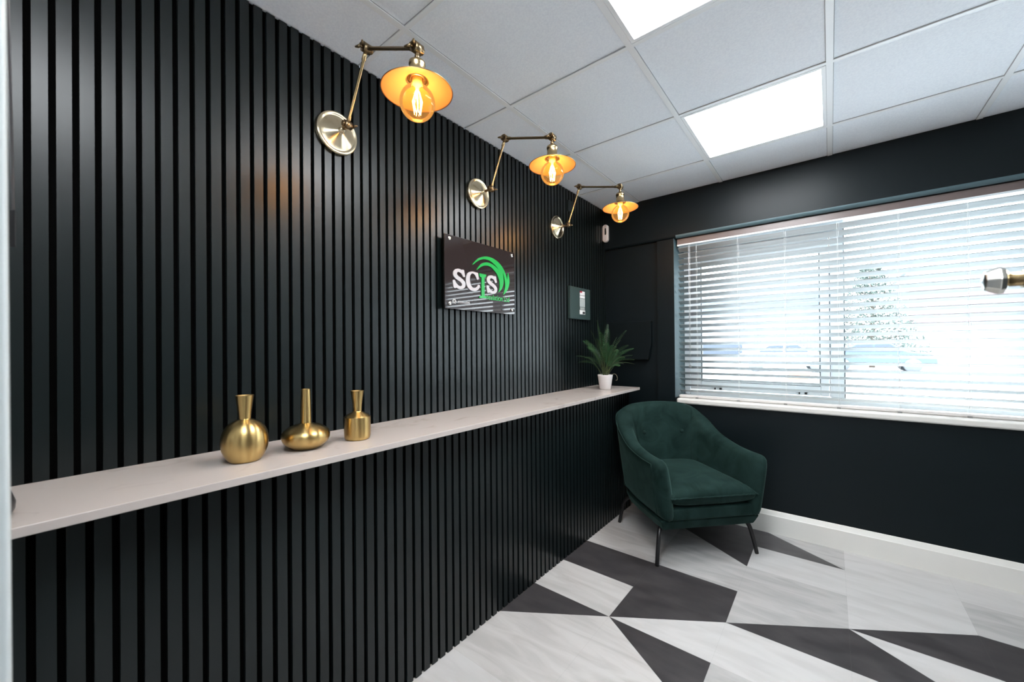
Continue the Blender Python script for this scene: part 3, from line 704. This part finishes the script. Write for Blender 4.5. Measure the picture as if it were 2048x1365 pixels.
# local frame: +x forward, +y towards the window side arm
half = [(0.352, 0.352, 0.600), (0.22, 0.356, 0.598), (0.10, 0.358, 0.606), (-0.02, 0.358, 0.630), (-0.13, 0.352, 0.672), (-0.225, 0.344, 0.732), (-0.312, 0.302, 0.788), (-0.366, 0.210, 0.820), (-0.388, 0.105, 0.830), (-0.392, 0.0, 0.834)]
ctrl = [Vector((a, -b, c)) for a, b, c in half] + [Vector((a, b, c)) for a, b, c in reversed(half[:-1])]
path = smooth_pts(ctrl, 5)
NP = len(path)
arcl = [0.0]
for i in range(1, NP): arcl.append(arcl[-1] + (path[i] - path[i - 1]).length)
TOT = arcl[-1]
bm = B(); rings = []; piping = []
ZB = 0.252
for i, p in enumerate(path):
    d = (path[min(i + 1, NP - 1)] - path[max(i - 1, 0)]); d.z = 0; d.normalize()
    nin = Vector((-d.y, d.x, 0))             # inward
    if nin.dot(Vector((0.0, 0, 0)) - Vector((p.x, p.y, 0))) < 0: nin = -nin
    e = min(arcl[i], TOT - arcl[i]); rr_ = 0.055
    k = 1.0 if e > rr_ else math.sqrt(max(0.0, 1 - (1 - e / rr_) ** 2))
    k = max(k, 0.06)
    backness = max(0, min(1, (-p.x) / 0.35)); th = 0.082 + 0.038 * backness
    htop = p.z - (1 - k) * 0.06
    def outer(z):
        f_ = (p.z - z) / (p.z - ZB)
        s_ = 1 - 0.13 * max(0, f_) ** 1.3
        xx = p.x * (1 if p.x > 0 else (1 - 0.20 * f_)); yy = p.y * s_
        if p.x > 0.1: xx = p.x - 0.012 * max(0, f_)
        return Vector((xx, yy, z))
    thk = th
    sec = []
    for q in range(6): z = ZB + (htop - 0.045 - ZB) * q / 5; sec.append((0.0, z))
    for q in range(1, 6): a = PI * q / 6; sec.append((thk / 2 - thk / 2 * math.cos(a), htop - 0.045 + 0.045 * math.sin(a) ** 0.8))
    for q in range(6): z = htop - 0.045 - (htop - 0.045 - ZB) * q / 5; sec.append((thk, z))
    ring = []
    for off, z in sec:
        o_ = outer(z)
        bulge = 0.014 * math.sin(PI * min(1, max(0, (z - ZB) / (htop - ZB)))) if off > thk * 0.6 else 0
        t_ = thk / 2 + (off - thk / 2) * k + bulge * k
        q_ = o_ + nin * t_
        if off > thk * 0.6 and q_.x < -0.1:
            for sb in (-0.140, 0.145): q_.x -= 0.015 * math.exp(-((q_.y - sb) ** 2 + (q_.z - 0.63) ** 2) / 0.0020)
        ring.append(bm.verts.new(q_))
    rings.append(ring)
    if i in (3, NP - 4):
        tl = [outer(z) + nin * (thk / 2 - thk / 2 * k) - nin * 0.001 for z in (0.275, 0.34, 0.42, 0.49, 0.535)]
        if i == 3: tailL = tl
        else: tailR = list(reversed(tl))
    op = outer(htop - 0.030); piping.append(op + nin * (thk / 2 - thk / 2 * k) - nin * 0.001)
for a, b_ in zip(rings, rings[1:]):
    for j in range(len(a)):
        f = bm.faces.new([a[j], a[(j + 1) % len(a)], b_[(j + 1) % len(a)], b_[j]]); f.smooth = True
bm.faces.new(rings[0]).smooth = True; bm.faces.new(list(reversed(rings[-1]))).smooth = True
shell = obj('backrest', bm, M_velvet, ch, sub=1)
bm = B()
front_l = [Vector((0.330, path[0].y * (1 - 0.13 * ((0.57 - z) / 0.32) ** 1.3 if z < 0.57 else 1), z)) for z in (ZB + 0.01, 0.33, 0.42, 0.50, 0.545)]
pp = tailL + piping[3:-3] + tailR
tube(bm, pp, 0.0035, 8); obj('piping', bm, M_velvet, shell)
# seat frame + lower base band
def rbox(name, x0, x1, y0, y1, z0, z1, taper, bev, par=ch, m_=M_velvet):
    bm = B(); v = box(bm, x0, x1, y0, y1, z0, z1)
    for q in v:
        if abs(q.co.z - z0) < 1e-6: q.co.x = (q.co.x - (x0 + x1) / 2) * taper + (x0 + x1) / 2; q.co.y = (q.co.y - (y0 + y1) / 2) * taper + (y0 + y1) / 2
    return obj(name, bm, m_, par, bevel=bev, seg=4)
def plan(name, z0, z1, infl, tap, xoff=0.0):
    loop = []
    for i, p in enumerate(path):
        s_ = 1 - 0.13
        xx = p.x - 0.012 if p.x > 0.1 else (p.x if p.x > 0 else p.x * 0.80)
        loop.append(Vector((xx, p.y * s_, 0)))
    loop = loop[2:-2]
    fr = loop[-1].x
    bm = B(); lay = []
    for z, t in ((z0, tap), (z0 + 0.012, tap + 0.02), (z1 - 0.010, 1.0), (z1, 0.985)):
        lay.append([bm.verts.new((p.x * (infl * t if p.x < 0 else t) + xoff, p.y * infl * t, z)) for p in loop])
    for a, b_ in zip(lay, lay[1:]):
        for k_ in range(len(a)): bm.faces.new([a[k_], a[(k_ + 1) % len(a)], b_[(k_ + 1) % len(a)], b_[k_]])
    bm.faces.new(list(reversed(lay[0]))); bm.faces.new(lay[-1])
    return obj(name, bm, M_velvet, ch, bevel=0.004, seg=2)
plan('base_band', 0.190, 0.2515, 0.985, 0.93, 0.004)
rbox('seat_frame', -0.28, 0.318, -0.275, 0.275, 0.2525, 0.322, 1.0, 0.014)
# seat cushion
bm = B(); NX, NY = 26, 26
def cush(u, v, s):
    x = -0.26 + 0.60 * u; y = -0.262 + 0.524 * v
    eu = min(u, 1 - u) * 0.60; ev = min(v, 1 - v) * 0.524
    # narrower between the arms, ears flare at the front
    y *= 1.0 - 0.05 * math.sin(PI * u)
    if u > 0.9: x -= 0.018 * math.sin(PI * v) * 0 + 0.0
    ed = 1 - math.exp(-eu / 0.040); ev_ = 1 - math.exp(-ev / 0.05)
    hh = (ed * ev_) ** 0.55
    top = 0.385 + 0.066 * hh + 0.010 * math.sin(PI * u) * math.sin(PI * v)
    if u > 0.75:
        puck = 0.0035 * math.sin(v * 95 + 3 * math.sin(v * 21)) * max(0, 1 - abs(u - 0.96) / 0.12) * (0.25 + 0.75 * abs(2 * v - 1) ** 1.5)
        top += puck
    bot = 0.385 - 0.063 * hh ** 0.55
    return (x, y, top if s else bot)
NX, NY = 48, 64
T = [[bm.verts.new(cush(i / NX, j / NY, 1)) for j in range(NY + 1)] for i in range(NX + 1)]
Bt = [[T[i][j] if i in (0, NX) or j in (0, NY) else bm.verts.new(cush(i / NX, j / NY, 0)) for j in range(NY + 1)] for i in range(NX + 1)]
for i in range(NX):
    for j in range(NY):
        bm.faces.new([T[i][j], T[i + 1][j], T[i + 1][j + 1], T[i][j + 1]]).smooth = True
        bm.faces.new([Bt[i][j], Bt[i][j + 1], Bt[i + 1][j + 1], Bt[i + 1][j]]).smooth = True
edge = [T[i][0].co.copy() for i in range(NX + 1)] + [T[NX][j].co.copy() for j in range(1, NY + 1)] + [T[i][NY].co.copy() for i in range(NX - 1, -1, -1)]
cu = obj('seat_cushion', bm, M_velvet, ch)
bm = B(); tube(bm, edge, 0.0048, 8); obj('piping', bm, M_velvet, cu)
for s_ in (-0.140, 0.145):
    bm = B(); lathe(bm, [(0, 0.006), (0.008, 0.005), (0.014, 0.001), (0.015, -0.004), (0, -0.006)], 20, (0, 0, 0), 'X'); o = obj('button', bm, M_velvet, ch); o.location = (-0.2265, s_, 0.630)
for (fx_, fy_) in [(0.294, -0.330), (0.262, 0.318), (-0.262, -0.312), (-0.262, 0.312)]:
    bm = B()
    sx_ = 1 if fx_ > 0 else -1; sy_ = 1 if fy_ > 0 else -1
    pts = smooth_pts([(fx_ - 0.075 * sx_, fy_ - 0.075 * sy_, 0.192), (fx_ - 0.045 * sx_, fy_ - 0.045 * sy_, 0.186), (fx_ - 0.024 * sx_, fy_ - 0.026 * sy_, 0.150), (fx_ - 0.010 * sx_, fy_ - 0.011 * sy_, 0.075), (fx_, fy_, 0.001)], 6)
    tube(bm, pts, [0.0135 - 0.0030 * i / len(pts) for i in range(len(pts))], 16)
    obj('leg', bm, M_black, ch)

# ------------------------------------------------------------------ outside
GZ = -0.15
bm = B(); box(bm, -45, 60, D + 0.6, 90, GZ - 0.2, GZ)
struct(obj('ground', bm, add_noise(mat('forecourt_concrete', (0.5, 0.5, 0.5), 0.9), 0.6, (0.48, 0.49, 0.50), (0.58, 0.59, 0.60))))
M_clad = mat('white_cladding', (0.66, 0.69, 0.72), 0.6); M_blue = mat('blue_cladding', (0.085, 0.115, 0.16), 0.5); M_glz = mat('dark_glazing', (0.04, 0.055, 0.08), 0.3)
M_pink = mat('reddish_cladding', (0.16, 0.115, 0.12), 0.8); M_fence = mat('galvanised_steel', (0.11, 0.12, 0.13), 0.5)
def bld(name, x0, x1, y0, y1, h, label, m0, band=None, wins=()):
    t = thing(name, label, 'building', ((x0 + x1) / 2, y0, GZ)); cx = (x0 + x1) / 2
    bm = B(); box(bm, x0 - cx, x1 - cx, 0, y1 - y0, 0, h); obj('wall', bm, m0, t)
    bm = B(); box(bm, x0 - cx - 0.2, x1 - cx + 0.2, -0.2, y1 - y0, h, h + 0.25); obj('roof', bm, M_fence, t)
    if band: bm = B(); box(bm, x0 - cx, x1 - cx, -0.12, 0, band[0], band[1]); obj('cladding_band', bm, M_blue, t)
    for a, b_, c, d_ in wins: bm = B(); box(bm, a - cx, b_ - cx, -0.05, 0.0, c, d_); obj('window', bm, M_glz, t)
bld('warehouse', -22, 1.6, 36, 50, 6.3, 'pale industrial unit with a blue band beyond the car park', M_clad, (3.9, 5.0), [(-12, -9, .4, 1.5), (-8, -4, .4, 1.5)])
M_blue2 = M_blue; M_blue = M_pink
bld('brick_building', 5.6, 22, 37, 48, 6.2, 'pale building with a reddish band seen through the right half of the blind', M_clad, (2.6, 5.4))
M_blue = M_blue2
# palisade fence
ft = thing('fence', 'grey palisade fence standing in front of the industrial unit', 'fence', (0, 34.5, GZ))
bm = B()
for q in range(30): x = -3 + q * 0.2; box(bm, x, x + 0.06, 0, 0.02, 0.1, 2.2)
obj('pales', bm, M_fence, ft)
bm = B(); box(bm, -3, 3.0, 0.021, 0.06, 0.4, 0.46); box(bm, -3, 3.0, 0.021, 0.06, 1.6, 1.66); obj('rails', bm, M_fence, ft)
# tree
tr = thing('tree', 'sparse evergreen tree with bare upper stems outside the right pane', 'tree', (3.4, 31.3, GZ))
bm = B(); rt_ = random.Random(4)
tube(bm, [(0, 0, 0), (0.05, 0, 3), (0.0, 0, 7.8)], [0.14, 0.09, 0.02], 8)
for q in range(26):
    z = 1.6 + q * 0.22; a = q * 2.4; r_ = max(0.3, 2.3 - q * 0.075)
    tube(bm, [(0, 0, z), (r_ * .6 * math.cos(a), r_ * .6 * math.sin(a), z + 0.25), (r_ * math.cos(a), r_ * math.sin(a), z + 0.75)], [0.035, 0.02, 0.006], 5)
obj('trunk', bm, mat('bark', (0.12, 0.09, 0.07), 0.9), tr)
bm = B()
for q in range(5200):
    z = 0.9 + 5.0 * rt_.random() ** 1.25; r_ = max(0.3, 2.6 - (z - 0.9) * 0.42) * math.sqrt(rt_.random()); a = rt_.uniform(0, 2 * PI)
    c = Vector((r_ * math.cos(a), r_ * math.sin(a), z)); u_ = Vector((rt_.uniform(-1, 1), rt_.uniform(-1, 1), rt_.uniform(-.6, .9))).normalized() * 0.14; w_ = u_.cross(Vector((rt_.uniform(-1, 1), rt_.uniform(-1, 1), 1))).normalized() * 0.04
    bm.faces.new([bm.verts.new(c - u_), bm.verts.new(c + w_), bm.verts.new(c + u_), bm.verts.new(c - w_)])
obj('foliage', bm, mat('evergreen_foliage', (0.105, 0.135, 0.12), 0.7), tr)
# cars
def car(x, y, rz, col, label, s=1.0):
    t = thing('car', label, 'car', (x, y, GZ), 'parked cars', rz)
    bodyp = [(-2.1, .32), (-2.12, .72), (-2.0, .92), (-1.35, .98), (-0.75, 1.40), (0.55, 1.43), (1.15, 1.02), (1.95, .90), (2.15, .68), (2.15, .32)]
    bm = B(); prism(bm, [(a, -0.86, b_) for a, b_ in bodyp], (0, 1.72, 0)); obj('body', bm, mat('car_paint', col, 0.25), t, bevel=0.08, seg=3)
    for sd in (-1, 1):
        bm = B(); prism(bm, [(a, 0.865 * sd, b_) for a, b_ in [(-1.2, 1.0), (-0.7, 1.34), (-0.1, 1.36), (-0.1, 1.0)]], (0, 0.01 * sd, 0)); obj('window', bm, M_glz, t)
        bm = B(); prism(bm, [(a, 0.865 * sd, b_) for a, b_ in [(-0.02, 1.0), (-0.02, 1.36), (0.5, 1.37), (0.98, 1.0)]], (0, 0.01 * sd, 0)); obj('window', bm, M_glz, t)
        for wx in (-1.3, 1.32):
            bm = B(); lathe(bm, [(0, -0.1), (0.31, -0.1), (0.33, -0.07), (0.33, 0.07), (0.31, 0.1), (0, 0.1)], 24, (wx, 0.80 * sd, 0.33), 'Y'); obj('wheel', bm, M_fence, t)
    bm = B(); prism(bm, [(1.16, -0.74, 1.03), (1.16, 0.74, 1.03), (0.60, 0.66, 1.415), (0.60, -0.66, 1.415)], (0.02, 0, 0.012)); obj('windscreen', bm, M_glz, t)
car(3.2, 27.3, 0.05, (0.06, 0.09, 0.13), 'blue car parked outside, seen through the right pane')
car(-0.4, 25.0, 0.15, (0.62, 0.62, 0.63), 'white car parked outside, seen through the left pane')
rb = thing('traffic_barrier', 'low red plastic barrier block on the forecourt outside the left pane', 'barrier', (0.49, 19.3, GZ), rz=0.3)
bm = B(); prism(bm, [(-0.42, -0.12, 0), (0.30, -0.12, 0), (0.45, -0.05, 0.30), (-0.30, -0.05, 0.30)], (0, 0.24, 0)); obj('block', bm, mat('red_plastic', (0.22, 0.085, 0.06), 0.5), rb, bevel=0.02)
